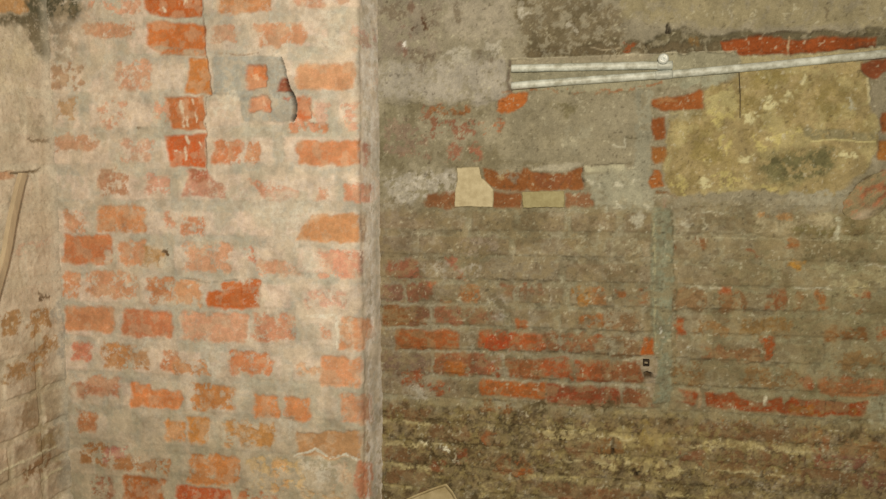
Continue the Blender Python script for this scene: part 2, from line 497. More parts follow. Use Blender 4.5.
    P = np.stack([NX * c + TX * u + (TX * nu + NX * nc) * f.h, NY * c + TY * u + (TY * nu + NY * nc) * f.h, ZZ], -1)
    rq = f.reg[:-1, :-1]
    o = struct(grid_mesh('wall_middle', P, f.C, rq == 0, MAS))
    o['label'] = 'projecting pier of limewashed orange bricks at left'
    p = grid_mesh('cement_patch', P, f.C, rq == 1, MAS); p.parent = o
    p['label'] = 'grey cement repair with two small bricks showing and a dark crack down its right edge'
    return o


# =================================================================== RECESSED WALL
def build_recess():
    ul = U1 - 0.01
    ur = on_plane(886, 250, C2)[0]
    zt = on_plane(375, -14, C2)[1]; zb = on_plane(375, 514, C2)[1]
    z = fine_range(zb, zt, -0.02, 2.6, 0.0027, 0.015)
    us = np.concatenate([np.arange(ul, ur + 0.03, 0.0027), np.arange(ur + 0.04, ur + 0.7, 0.01)])
    U, ZZ = np.meshgrid(us, z)
    x = NX * C2 + TX * U; y = NY * C2 + TY * U
    px, py = project(x, y, ZZ)
    f = Surf(px, py, U, ZZ, 23, KR)
    f.fill((142, 128, 96))
    lines = [(420, t) for t in (11, 36, 61, 86, 111, 136, 160, 184, 208, 233, 257, 281, 303, 326, 350, 375, 399, 422, 444, 467, 489)]
    zl = [on_plane(a, b, C2)[1] for a, b in lines]
    zl += [zl[0] + .062 * i for i in range(1, 20)] + [zl[-1] - .06 * i for i in range(1, 16)]
    vis = sstep(196, 216, py + f.warp1 * 30)
    low = sstep(398, 412, py - (px - 420) * .045 + f.warp1 * 24)
    f.courses(U, ZZ, zl, 0.235, 0.0175, (150, 138, 104), (132, 112, 80), (146, 124, 90), vis * (1 - low), 0.0032, 5, .85, 2.2)
    f.courses(U + .03, ZZ, zl, 0.225, 0.014, (146, 124, 74), (116, 86, 54), (126, 96, 58), low, 0.0032, 15, .95, 2.4)
    one = np.ones(px.shape)
    # broad tones
    f.put(sstep(.6, .95, f.big) * .45, (124, 112, 78)); f.put(sstep(.3, .05, f.big) * .4, (164, 148, 116))
    m2 = uni(fbm(f.X / 20, f.Y / 20, 177, 5, .62), .11)
    f.put(sstep(.68, .95, m2) * .55, (112, 98, 66)); f.put(sstep(.3, .05, m2) * .45, (172, 156, 122))
    f.put(sstep(560, 860, px + f.warp2 * 60) * vis * (1 - low) * .55, (136, 124, 80))
    f.put(sstep(400, 380, py) * sstep(470, 380, px) * vis * .4, (138, 116, 92))

    # ---- render at the top
    top = [(372, -14), (1400, -14), (1400, 20), (880, 34), (820, 32), (760, 34), (720, 38), (690, 33), (655, 36), (640, 50), (600, 52), (545, 55), (514, 62), (508, 104), (480, 100), (440, 106), (372, 104)]
    f.poly(top, (148, 134, 104), 1, 0.004, .7, 1.2, region=1)
    f.poly([(372, -14), (442, -14), (440, 60), (372, 60)], (146, 130, 104), .7, 0, 1.5, 6)
    f.poly([(443, -14), (520, -14), (510, 38), (470, 42), (446, 36)], (168, 152, 122), .9, .0015, 1.2, 4)
    f.poly([(620, -14), (900, -14), (900, 28), (700, 26), (620, 20)], (150, 134, 96), .9, .001, 1.2, 4)
    f.poly([(372, 66), (508, 58), (508, 104), (430, 100), (372, 96)], (168, 154, 128), .85, 0, 1.3, 5)
    f.poly([(515, -14), (610, -14), (628, 26), (620, 50), (530, 55), (515, 40)], (124, 108, 78), .7, 0, 1.5, 7)
    for a in ((545, 40, 18, 8), (525, 8, 12, 8), (590, 46, 26, 6), (575, 14, 20, 8), (536, 50, 12, 5), (600, 28, 12, 6), (560, 28, 14, 5), (620, 45, 18, 5)):
        f.blot(*a, (98, 84, 56), .65, .5, -.001, soft=.7)
    for a in ((430, 22, 10, 16), (423, 60, 8, 18), (395, 10, 12, 12), (440, 55, 14, 5), (489, 58, 10, 5), (460, 12, 5, 14)):
        f.blot(*a, (116, 98, 72), .7, .55, -.001)
    f.blot(421, 26, 4.5, 3, (92, 66, 44), 1); f.blot(410, 5, 5, 6, (116, 78, 54), .6)
    for a in ((460, 55, 16, 7), (490, 48, 8, 6), (570, 24, 5, 4), (529, 12, 6, 5), (498, 54, 5, 3)):
        f.blot(*a, (192, 178, 148), .8, .8, .001)
    for a in ((404, 46, 3, 2.6), (373, 88, 3, 2.8)):
        f.blot(*a, (236, 222, 196), 1, 1, .004, .5)
    # ragged dark underside of the render on the right
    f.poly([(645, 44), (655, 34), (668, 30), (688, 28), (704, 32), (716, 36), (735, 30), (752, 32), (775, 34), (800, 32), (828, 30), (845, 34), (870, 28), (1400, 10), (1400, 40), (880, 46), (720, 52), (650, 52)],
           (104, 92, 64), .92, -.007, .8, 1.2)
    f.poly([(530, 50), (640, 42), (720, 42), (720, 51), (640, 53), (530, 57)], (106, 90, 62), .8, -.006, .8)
    f.blot(692, 38, 8, 4, (150, 104, 58), .7, .7); f.blot(629, 51, 5, 3, (150, 70, 44), 1, 1); f.blot(668, 29, 4, 2.5, (56, 46, 32), 1, 1, -.02, .5)
    f.blot(668, 25, 2, 3, (60, 50, 36), 1, 1, -.015, .5); f.blot(826, 14, 3, 6, (118, 102, 72), .9); f.blot(860, 10, 4, 4, (120, 104, 72), .7)
    f.line([(590, 47), (604, 50), (620, 48)], .8, (176, 156, 120), .7)
    # red course laid bare under the render
    f.poly([(722, 40), (740, 38), (757, 34), (772, 36), (788, 40), (820, 37), (850, 36), (880, 37), (876, 46), (840, 49), (800, 53), (760, 54), (734, 56), (726, 50)], (164, 70, 38), 1, -.004, .45)
    f.blot(868, 44, 10, 4, (120, 70, 46), .7, .6); f.line([(791, 37), (788, 54)], 2.2, (180, 150, 108), .9, .002)
    f.poly([(730, 56), (800, 54), (870, 48), (1400, 10), (1400, 22), (880, 56), (740, 66)], (168, 150, 104), .95, 0, .3)
    # ---- the slot the conduits lie in
    f.poly([(512, 60), (560, 57), (640, 54), (738, 50), (742, 66), (735, 80), (700, 84), (600, 92), (530, 94), (512, 92)], (152, 140, 106), 1, -.001, .3, var=.3)
    f.poly([(512, 59), (640, 53), (660, 52), (650, 60), (512, 66)], (154, 138, 106), .9, .001, .3)
    f.poly([(676, 54), (738, 51), (737, 64), (676, 68)], (148, 137, 104), 1, .001, .3)
    f.poly([(514, 72), (655, 68), (655, 76), (514, 82)], (142, 131, 100), .9, -.001, .3)
    f.poly([(674, 78), (735, 72), (722, 84), (680, 88)], (160, 152, 118), .7, 0, .5)
    f.line([(511, 62), (510, 74), (506, 83), (511, 92)], 3, (116, 100, 78), .9, -.006, .3)
    f.line([(512, 59), (560, 57), (640, 54), (738, 50)], .8, (184, 168, 132), .8, .002, .2)
    f.line([(530, 90), (600, 92), (660, 84)], 3, (164, 110, 76), .55, 0, .8)
    # ---- plain grey plaster in the middle
    f.poly([(514, 92), (600, 94), (648, 90), (652, 130), (648, 164), (590, 164), (560, 166), (500, 160), (498, 120)], (146, 132, 100), .95, .002, .8, 2)
    f.blot(562, 106, 14, 7, (112, 100, 66), .8, .8); f.blot(620, 116, 22, 16, (152, 138, 106), .7); f.blot(580, 140, 20, 14, (158, 146, 114), .6, .6)
    f.poly([(578, 138), (624, 140), (626, 148), (640, 136), (650, 140), (650, 162), (600, 162), (578, 156)], (148, 134, 102), .9, -.002, .6)
    f.line([(612, 145), (616, 147), (624, 146), (627, 138)], 1.5, (190, 178, 144), .9, .001, .4)
    f.line([(627, 138), (652, 138)], 1.4, (108, 96, 68), .9, -.003, .3)
    f.box(637, 143, 646, 157, (176, 164, 132), .8, 0, .8)
    # reddish brick showing left of it
    for b in ((423, 105, 446, 128, (158, 104, 76), .5), (430, 118, 475, 138, (156, 100, 74), .45), (446, 142, 462, 160, (162, 104, 78), .5), (470, 145, 484, 160, (158, 98, 72), .5), (478, 120, 500, 132, (172, 108, 74), .5),
              (400, 135, 430, 160, (140, 112, 84), .5), (384, 118, 420, 150, (146, 122, 94), .6), (432, 106, 470, 114, (166, 92, 62), .6), (400, 20, 410, 60, (136, 104, 80), .3)):
        f.box(*b, 0, 1.0)
    f.poly([(500, 102), (512, 93), (528, 93), (528, 101), (518, 110), (500, 114), (496, 111)], (204, 98, 54), 1, -.002, .45)
    f.blot(510, 92, 5, 2, (170, 112, 80), .6)
    # pale speckled wash on the left
    f.poly([(384, 176), (430, 168), (456, 166), (455, 206), (430, 188), (410, 204), (386, 208)], (172, 158, 130), .6, .001, 1.2, 3)
    for i in range(26):
        h1, h2 = _hash(np.array([float(i)]), np.array([3.0]), 5)[0], _hash(np.array([float(i)]), np.array([9.0]), 6)[0]
        f.blot(388 + 66 * h1, 170 + 28 * h2, 2 + 2 * h2, 1.5 + 1.5 * h1, (200, 186, 158), .6, .8, .0006, .8)
    # red course with the two tile fragments
    f.poly([(481, 170), (490, 168), (500, 174), (520, 174), (524, 168), (532, 172), (552, 176), (572, 170), (583, 168), (583, 189), (540, 191), (495, 190), (484, 182)], (160, 82, 50), 1, -.002, .45)
    f.poly([(532, 173), (555, 177), (572, 172), (570, 188), (535, 188)], (142, 80, 48), .8, 0, .6)
    f.poly([(492, 169), (512, 171), (516, 180), (500, 178)], (184, 138, 96), .5, 0, .8); f.blot(513, 183, 3, 5, (140, 120, 92), .8)
    f.poly([(527, 168), (560, 164), (583, 164), (575, 170), (548, 174), (535, 172)], (168, 154, 122), .9, .003, .7)
    f.box(426, 192, 456, 208, (152, 84, 60), .92, -.002, .6); f.box(493, 192, 523, 208, (160, 82, 54), 1, -.002, .4); f.box(565, 193, 593, 207, (152, 98, 66), .85, -.002, .6)
    f.line([(583, 166), (584, 186)], 1.6, (70, 56, 40), .8, -.006, .2)
    f.poly([(584, 166), (625, 165), (626, 172), (585, 172)], (178, 166, 128), 1, .002, .3)
    f.poly([(586, 174), (650, 168), (654, 210), (596, 210)], (158, 148, 116), .9, .0015, .9, 2)
    f.line([(584, 164.5), (655, 164)], .8, (96, 84, 60), .7, -.003, .3)
    for a in ((616, 183, 6, 3), (593, 182, 5, 3), (618, 206, 6, 2), (643, 207, 3, 2), (636, 222, 7, 9), (598, 228, 4, 6), (640, 178, 4, 3)):
        f.blot(*a, (190, 178, 144), .9, .8, .001)
    # clay edge left of the yellow plaster
    f.poly([(634, 84), (652, 92), (652, 200), (640, 206), (636, 150)], (150, 140, 110), .8, 0, .8)
    f.poly([(652, 99), (662, 98), (690, 94), (697, 92), (699, 89), (703, 90), (703, 110), (664, 111), (653, 106)], (172, 82, 46), 1, -.003, .3)
    f.blot(668, 98, 8, 2.5, (182, 120, 76), .8)
    f.poly([(652, 118), (664, 117), (665, 138), (655, 140), (652, 132)], (160, 76, 44), 1, -.003, .3)
    f.poly([(653, 148), (664, 146), (668, 150), (666, 162), (656, 163), (651, 158)], (172, 92, 52), 1, -.003, .4)
    f.poly([(655, 170), (660, 170), (661, 180), (664, 186), (652, 188), (648, 182)], (184, 92, 52), 1, -.003, .4)
    f.line([(656, 192), (668, 194), (675, 197)], 3, (140, 96, 62), .9, -.002, .4)
    # ---- yellowed plaster
    yel = [(704, 110), (703, 90), (712, 84), (734, 80), (742, 66), (800, 62), (860, 62), (864, 74), (872, 84), (871, 112), (880, 120), (876, 150), (864, 172), (848, 182), (840, 196), (770, 194), (735, 190), (708, 196), (672, 194), (664, 182), (668, 120)]
    f.poly(yel, (160, 137, 88), 1, .002, .7, 3, var=.45, region=2)
    ym = uni(fbm(f.X / 16, f.Y / 16, 601, 5, .66), .11) * (f.reg == 2)
    f.put(sstep(.5, .95, ym) * .6, (134, 114, 64)); ym2 = uni(fbm(f.X / 12, f.Y / 12, 603, 5, .66), .11) * (f.reg == 2)
    f.put(sstep(.62, .98, ym2) * .55, (178, 160, 104))
    f.poly([(668, 112), (704, 110), (704, 120), (670, 122)], (160, 144, 100), .8, 0, .6)
    f.poly([(704, 100), (735, 84), (735, 112), (704, 114)], (174, 156, 100), .8, 0, .8)
    for a in ((706, 146, 17, 20, .75), (770, 80, 30, 10, .7), (830, 105, 22, 14, .7), (750, 100, 16, 12, .4), (850, 90, 14, 12, .35), (735, 165, 22, 12, .4)):
        f.blot(a[0], a[1], a[2], a[3], (140, 120, 66), a[4], .65)
    f.poly([(755, 168), (762, 158), (790, 154), (805, 150), (820, 148), (834, 150), (838, 162), (832, 176), (810, 180), (790, 186), (765, 180)], (116, 106, 66), .8, -.001, 1, 5)
    for a in ((800, 172, 20, 6), (775, 160, 8, 6), (815, 158, 10, 4)):
        f.blot(*a, (92, 85, 52), .7, .5)
    for a in ((772, 103, 7, 7), (787, 97.5, 4.5, 3.4), (747, 158, 5, 3), (705, 184, 5, 4.5), (722, 192, 3, 3), (768, 136, 6, 4), (748, 119, 7, 3), (845, 155, 10, 3), (853, 152, 4, 3)):
        f.blot(*a, (206, 190, 134), .9, .8, .001, .8)
    for a in ((680, 187, 9, 9), (726, 179, 10, 7), (725, 146, 5, 5), (795, 138, 9, 7), (700, 160, 2, 4), (720, 116, 12, 8), (770, 188, 8, 4), (770, 140, 26, 10)):
        f.blot(*a, (192, 172, 102), .75, .5, .0008)
    f.poly([(803, 128), (830, 130), (872, 132), (876, 140), (835, 140), (806, 138)], (140, 126, 86), .8, -.002, .5, 2)
    f.line([(806, 141), (836, 140), (874, 142)], 1.4, (196, 178, 116), .9, .002, .3)
    f.line([(805, 76), (802, 84)], 3, (196, 180, 128), .8, .001); f.line([(868, 78), (870, 102)], 3, (190, 172, 122), .8, .001)
    f.blot(848, 103, 6, 5, (176, 166, 132), .8, .7)
    # right margin
    f.poly([(872, 72), (1400, 60), (1400, 180), (886, 190), (876, 150), (881, 120), (872, 110)], (138, 124, 94), .9, 0, .6)
    f.poly([(860, 63), (886, 58), (910, 57), (908, 74), (886, 72), (878, 78), (868, 76), (861, 70)], (146, 66, 44), 1, -.003, .35)
    f.box(881, 112, 896, 132, (160, 78, 46), 1, -.002, .5); f.box(877, 140, 900, 160, (176, 96, 52), 1, -.002, .5); f.box(880, 170, 902, 181, (180, 88, 54), 1, -.002, .4)
    # ---- grey course band under the yellow plaster
    f.poly([(664, 196), (740, 190), (850, 198), (846, 214), (664, 216)], (146, 132, 100), .8, .001, .9, 2)
    f.poly([(790, 192), (850, 190), (846, 208), (815, 212), (790, 204)], (158, 146, 114), .8, 0, .9)
    f.box(755, 214, 834, 236, (172, 154, 112), .75, .002, .7); f.box(756, 213, 800, 220, (184, 130, 84), .6, 0, .8)
    f.box(790, 226, 838, 237, (126, 112, 68), .7, 0, .9); f.line([(838, 219), (838, 238)], 5, (190, 180, 140), .9, .001, .5)
    f.box(844, 218, 866, 236, (122, 106, 66), .8, .001, .6); f.box(870, 215, 900, 236, (166, 150, 106), .7, .001, .8)
    f.line([(664, 237), (760, 238), (905, 242)], 1.1, (178, 164, 122), .6, -.001, .4)
    f.blot(685, 221, 7, 5, (182, 170, 136), .9); f.blot(705, 224, 5, 6, (176, 164, 128), .8); f.blot(668, 217, 3, 14, (158, 118, 90), .6)
    f.box(690, 205, 752, 232, (132, 118, 84), .6, 0, 1); f.line([(668, 238), (676, 248)], 2, (140, 86, 54), .8); f.box(695, 238, 705, 250, (146, 92, 56), .7, 0, .7)
    f.box(787, 239, 797, 249, (162, 98, 54), .8, 0, .8); f.blot(795, 263, 6, 4.5, (196, 132, 58), 1, .9); f.blot(751, 252, 4, 2.5, (150, 86, 52), .8)
    f.box(800, 240, 868, 262, (118, 104, 68), .6, 0, .8); f.box(826, 264, 890, 285, (166, 152, 108), .5, 0, 1)
    f.blot(855, 288, 10, 6, (190, 172, 118), .9, .8); f.blot(862, 272, 26, 8, (160, 148, 104), .5)
    # long ledges of sagging render
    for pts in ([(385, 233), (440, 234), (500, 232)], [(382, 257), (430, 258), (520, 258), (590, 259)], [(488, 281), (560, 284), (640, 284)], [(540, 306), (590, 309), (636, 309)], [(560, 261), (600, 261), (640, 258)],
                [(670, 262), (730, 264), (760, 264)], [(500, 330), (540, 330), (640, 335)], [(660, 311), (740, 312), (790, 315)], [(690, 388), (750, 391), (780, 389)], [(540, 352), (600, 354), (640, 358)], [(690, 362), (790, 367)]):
        f.line(pts, 2.4, (112, 97, 68), .6, -.0035, .9, 2.0, .8)  # shade under each ledge painted as a dark line
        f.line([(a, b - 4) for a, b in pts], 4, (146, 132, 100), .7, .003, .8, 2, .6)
    f.box(490, 258, 560, 280, (138, 122, 92), .8, .003, .6); f.box(570, 236, 640, 256, (156, 142, 106), .6, .003, .8); f.box(462, 236, 500, 254, (152, 132, 104), .6, .002, 1)
    for pts in ([(690, 287), (705, 287), (732, 288)], [(795, 288), (832, 289)], [(690, 212), (730, 214)], [(860, 264), (886, 266)]):
        f.line(pts, 1.6, (188, 176, 140), .7, .001, .5)
    f.line([(705, 292), (704, 310)], 3, (184, 168, 126), .8, .001, .5); f.line([(550, 288), (551, 300)], 2, (190, 176, 146), .6); f.line([(530, 302), (529, 312)], 2, (190, 176, 146), .7)
    # ---- clay showing in the courses
    T = [(387, 260, 421, 280, (156, 92, 66), .75), (444, 257, 458, 268, (166, 100, 74), .5), (455, 268, 470, 281, (170, 110, 76), .4), (383, 284, 404, 302, (132, 92, 68), .85), (406, 282, 432, 302, (150, 92, 66), .8), (427, 282, 434, 288, (196, 96, 70), .9),
         (440, 300, 452, 305, (170, 92, 62), .6), (462, 283, 481, 301, (176, 110, 66), .5), (500, 284, 525, 300, (158, 104, 74), .5), (525, 283, 545, 302, (138, 104, 72), .5), (575, 286, 590, 305, (176, 102, 58), .65), (590, 286, 607, 305, (164, 104, 62), .7), (617, 289, 626, 297, (170, 88, 56), .7),
         (632, 286, 650, 304, (158, 98, 62), .6), (383, 306, 427, 326, (150, 82, 54), .95), (408, 306, 428, 325, (126, 84, 58), .6), (435, 306, 464, 326, (154, 92, 64), .82), (466, 308, 496, 326, (150, 98, 68), .65), (517, 320, 529, 329, (184, 92, 60), .85), (578, 315, 604, 326, (172, 88, 50), .65), (606, 313, 640, 332, (136, 104, 68), .5),
         (397, 330, 460, 350, (180, 84, 50), 1), (397, 330, 432, 350, (164, 84, 54), .6), (478, 332, 545, 350, (186, 80, 46), .95), (486, 332, 510, 350, (196, 70, 40), .7), (545, 333, 594, 351, (150, 92, 60), .7), (588, 335, 602, 343, (170, 80, 50), .7), (600, 338, 640, 356, (140, 98, 66), .5),
         (383, 352, 431, 375, (124, 98, 74), .7), (432, 353, 472, 375, (160, 94, 60), .85), (446, 362, 465, 374, (186, 92, 48), .75), (470, 354, 501, 375, (154, 88, 60), .8), (488, 366, 501, 376, (174, 76, 48), .8), (506, 358, 545, 378, (162, 80, 52), .9), (543, 358, 572, 378, (182, 80, 50), .9), (575, 361, 612, 381, (176, 78, 48), .92), (600, 361, 643, 382, (148, 74, 50), .92),
         (402, 370, 424, 388, (168, 78, 54), .6), (428, 381, 448, 395, (170, 78, 52), .65), (480, 380, 546, 398, (192, 88, 46), 1), (547, 386, 620, 407, (158, 64, 42), .97), (624, 389, 656, 406, (148, 74, 52), .75), (672, 390, 696, 404, (162, 66, 36), 1),
         (798, 376, 815, 389, (172, 76, 46), .85), (820, 377, 905, 396, (172, 94, 64), .85), (840, 378, 886, 390, (184, 98, 68), .6),
         (718, 286, 731, 294, (182, 84, 54), .8), (668, 289, 705, 310, (138, 106, 68), .6), (717, 292, 745, 312, (144, 96, 60), .6), (765, 289, 788, 311, (152, 92, 56), .7), (790, 292, 805, 311, (140, 96, 58), .6), (815, 291, 826, 311, (172, 96, 62), .6), (853, 290, 870, 298, (158, 92, 54), .6), (855, 305, 866, 314, (160, 88, 54), .7),
         (675, 319, 684, 336, (182, 78, 44), .85), (692, 318, 730, 336, (142, 106, 62), .6), (740, 317, 792, 336, (148, 106, 62), .7), (822, 327, 866, 341, (146, 92, 50), .8), (878, 327, 900, 341, (172, 84, 52), .8), (762, 337, 776, 359, (182, 78, 42), .82), (700, 345, 760, 362, (138, 98, 60), .6), (666, 362, 704, 386, (138, 96, 58), .6), (740, 368, 800, 388, (134, 102, 60), .5), (830, 352, 886, 372, (140, 108, 64), .5),
         (404, 448, 422, 460, (146, 84, 52), .55), (483, 432, 498, 445, (164, 86, 58), .8), (454, 448, 466, 462, (150, 74, 50), .6), (480, 402, 512, 412, (152, 92, 50), .6), (495, 455, 525, 475, (146, 92, 56), .5), (514, 464, 530, 476, (168, 82, 46), .6), (560, 488, 626, 512, (154, 88, 54), .75), (430, 460, 445, 470, (140, 70, 48), .6),
         (815, 434, 831, 453, (154, 84, 58), .75), (838, 440, 890, 460, (142, 102, 60), .6), (815, 454, 835, 468, (146, 84, 58), .5), (595, 440, 622, 454, (150, 98, 54), .6), (680, 452, 705, 466, (140, 88, 58), .6), (720, 422, 820, 442, (142, 104, 58), .5), (700, 460, 800, 480, (136, 106, 62), .5), (836, 455, 870, 470, (130, 86, 62), .5),
         (862, 470, 900, 490, (134, 82, 60), .5), (420, 485, 440, 500, (120, 92, 60), .5)]
    for x0, y0, x1, y1, c_, cv in T:
        f.box(x0, y0, x1, y1, c_, cv, .001, .5 if cv > .9 else .8)
    f.poly([(643, 338), (655, 337), (656, 355), (639, 355)], (190, 84, 40), 1, 0, .35)
    f.poly([(704, 392), (715, 392), (722, 396), (732, 393), (742, 399), (756, 402), (772, 398), (780, 396), (784, 404), (790, 398), (822, 400), (850, 402), (868, 400), (869, 408), (862, 416), (820, 416), (784, 415), (776, 412), (740, 411), (706, 407)], (166, 66, 34), 1, -.002, .45)
    f.poly([(784, 404), (800, 404), (860, 408), (858, 414), (790, 414)], (176, 92, 46), .6, 0, .6)
    f.line([(699, 392), (699, 407)], 3.5, (166, 136, 96), .9, .001, .4); f.line([(765, 397), (764, 404)], 3, (214, 200, 160), 1, .002, .3)
    f.poly([(866, 396), (905, 392), (905, 440), (880, 436), (868, 420)], (160, 150, 112), .8, .001, .9)
    f.line([(420, 402), (500, 404), (580, 410), (660, 412), (760, 420), (890, 430)], 9, (146, 130, 90), .85, .002, .9, 3, .85)
    f.blot(668, 400, 16, 10, (146, 134, 96), .9)
    for pts in ([(383, 304), (430, 304), (495, 306)], [(383, 327), (460, 327), (480, 329)], [(400, 351), (470, 352), (545, 353)], [(470, 378), (560, 382), (640, 386)], [(432, 352), (434, 374)], [(503, 356), (504, 378)], [(461, 332), (474, 333), (474, 348), (461, 348)], [(405, 284), (405, 302)], [(430, 306), (430, 325)]):
        f.line(pts, 3, (158, 144, 112), .8, -.002, .4, 1, .9)
    for a in ((500, 318, 9, 8), (437, 272, 9, 9), (470, 270, 10, 6), (500, 300, 12, 8), (420, 392, 12, 6), (495, 354, 6, 4)):
        f.blot(*a, (178, 164, 136), .8, .55, .001)
    # ---- the filled vertical chase
    strip = [(652, 208), (672, 208), (674, 260), (671, 330), (672, 380), (670, 402), (652, 403), (655, 360), (650, 300), (651, 250)]
    f.poly(strip, (136, 132, 100), 1, .003, .3, 1.5, var=.25, region=3)
    f.line([(673, 215), (675, 300), (673, 395)], 2.5, (104, 94, 64), .7, -.003, .6, 1.2, .8); f.line([(650, 260), (649, 340)], 2, (112, 100, 70), .6, -.003, .5, 1.2, .8)
    f.line([(654, 225), (655, 300), (654, 400)], 2.4, (166, 156, 114), .8, .002, .3); f.line([(662, 215), (662, 250), (664, 290)], 1.5, (150, 144, 110), .7, .001, .4)
    f.blot(662, 328, 2, 2, (214, 206, 176), 1, 1, .001); f.blot(661, 354, 1.8, 1.6, (210, 202, 170), 1, 1, .001); f.blot(683, 349, 1.8, 1.6, (204, 198, 168), 1, 1, .001); f.blot(650, 234, 1.6, 2, (214, 206, 170), 1, 1, .001)
    # pale mortar pocket with the square iron and a hole
    f.poly([(640, 357), (656, 356), (657, 378), (652, 400), (648, 388), (640, 368)], (168, 148, 116), .95, 0, .4)
    f.poly([(644, 373), (647, 372), (652, 374), (651, 378), (645, 378)], (50, 34, 22), 1, -.022, .1, .7)  # dent for the hole, its inner darkness painted on
    # ---- foot of the wall: dark mould and lime streaks
    dk = (82, 66, 38)
    for a in ((437, 462, 12, 14), (455, 470, 14, 8), (540, 405, 18, 6), (566, 422, 7, 6), (528, 440, 12, 8), (545, 466, 22, 7), (624, 450, 9, 12), (620, 474, 24, 7), (655, 480, 14, 8), (822, 488, 10, 12), (470, 418, 16, 10), (600, 408, 22, 6), (405, 475, 20, 8), (500, 490, 22, 8), (480, 450, 10, 12), (690, 485, 30, 8), (770, 490, 26, 8), (510, 418, 18, 10), (450, 485, 16, 8)):
        f.blot(*a, dk, .85, .55, -.001)
    mould = uni(fbm(f.X / 8, f.Y / 12, 401, 5, .7), .10)
    f.put(low * sstep(.62, .98, mould + .2 * np.exp(-((px - 500) / 120) ** 2)) * .75, (76, 61, 35))
    grit = uni(fbm(f.X / 3.2, f.Y / 4.5, 403, 4, .75), .10)
    f.put(low * sstep(.72, .98, grit) * .55, (70, 55, 32), -.0015); f.put(low * sstep(.25, .03, grit) * .45, (164, 142, 86), .001)
    f.put(low * sstep(.72, .98, uni(fbm(f.X / 11, f.Y / 6, 405, 5, .75), .10)) * .5, (160, 138, 82))
    for x0, y0, x1, y1, cv in ((382, 441, 428, 446, .8), (382, 464, 430, 469, .8), (384, 484, 412, 488, .7), (545, 426, 600, 436, .6), (540, 436, 640, 446, .45), (600, 430, 665, 442, .5), (715, 468, 748, 473, .8), (768, 474, 792, 479, .9), (706, 440, 760, 450, .6), (770, 446, 808, 456, .7), (590, 455, 665, 470, .5), (660, 452, 684, 476, .6), (415, 465, 432, 474, .7), (484, 482, 492, 498, .6), (394, 420, 434, 424, .6), (428, 421, 432, 436, .7)):
        f.box(x0, y0, x1, y1, (186, 164, 106), cv * .8, .001, 1.1)
    f.line([(525, 476), (575, 480), (620, 486), (665, 491), (720, 497)], 4, (186, 164, 106), .6, .001, .9, 2)
    f.blot(427, 444, 5, 2.2, (236, 218, 170), 1, 1, .001); f.blot(445, 446, 4, 2.4, (240, 226, 184), 1, 1, .001); f.blot(452, 455, 1.6, 4, (206, 190, 150), .9)
    f.blot(645, 432, 16, 12, (164, 134, 68), .6, .6); f.blot(650, 445, 40, 22, (142, 118, 62), .35, .6)
    for x0, y0, x1, y1, c_, cv in T:
        if y0 > 400:
            f.box(x0, y0, x1, y1, c_, cv * .95, .001, .9)
    for x0, y0, x1, y1 in ((383, 447, 425, 462), (384, 470, 432, 483), (430, 424, 470, 440), (560, 444, 600, 456), (600, 492, 650, 505), (700, 424, 760, 440), (760, 424, 815, 440), (720, 452, 790, 468), (800, 470, 860, 486), (386, 406, 430, 420), (540, 484, 600, 497)):
        f.box(x0, y0, x1, y1, (122, 88, 54), .6, .001, .9)
    for pts in ([(380, 421), (430, 422)], [(380, 443), (440, 444)], [(380, 466), (432, 467)], [(380, 487), (412, 488)], [(540, 432), (600, 436), (640, 440)], [(560, 460), (640, 464)], [(690, 446), (760, 449), (815, 452)], [(680, 468), (745, 472), (800, 478)]):
        f.line(pts, 2.6, (196, 176, 122), .5, .001, .8, 1.2, .85)
    for pts in ([(642, 466), (638, 474), (634, 470)], [(668, 462), (672, 468)], [(613, 455), (612, 440)], [(561, 440), (560, 446)]):
        f.line(pts, 2.4, (44, 34, 20), .9, -.008, .3)
    t_ = np.linspace(0, 2 * math.pi, 30)
    f.line([(871 + 24 * math.cos(a), 196 + 20 * math.sin(a) - 10 * math.cos(a)) for a in t_], 3, (104, 86, 58), .7, -.003, .4, 1.2)
    # lumps, dust, pits
    f.h += (fbm(f.X / 50, f.Y / 50, 191, 4) - .5) * .012 + (fbm(f.X / 6, f.Y / 6, 193, 4, .62) - .5) * (.0024 + .003 * low)
    f.put(sstep(.64, .84, f.fine) * .2, (186, 168, 126)); f.put(sstep(.36, .16, f.fine) * .25, (88, 74, 48))
    film = uni(fbm(f.X / 9, f.Y / 7, 501, 5, .62), .11)
    f.put(vis * sstep(.45, .95, film) * .55, (142, 120, 80)); f.put(vis * sstep(.3, .02, film) * .4, (112, 88, 54))
    pits = uni(fbm(f.X / 4, f.Y / 4, 211, 3, .7), .12)
    f.put(sstep(.975, .998, pits) * .5, (200, 186, 146), .0006); f.put(sstep(.02, .003, pits) * .5, (70, 56, 36), -.001)
    P = np.stack([NX * (C2 - f.h) + TX * U, NY * (C2 - f.h) + TY * U, ZZ], -1)
    rq = f.reg[:-1, :-1]
    o = struct(grid_mesh('wall_back', P, f.C, rq == 0, MASR))
    o['label'] = 'recessed olive grey brick wall right of the pier'
    for i, (n, lb) in {1: ('render_band', 'grey mottled render along the top of the wall'), 2: ('plaster_panel', 'yellowed plaster with a dark damp oval'), 3: ('mortar_strip', 'smooth greenish grey vertical mortar strip')}.items():
        p = grid_mesh(n, P, f.C, rq == i, MASR); p.parent = o; p['label'] = lb
    return o, f


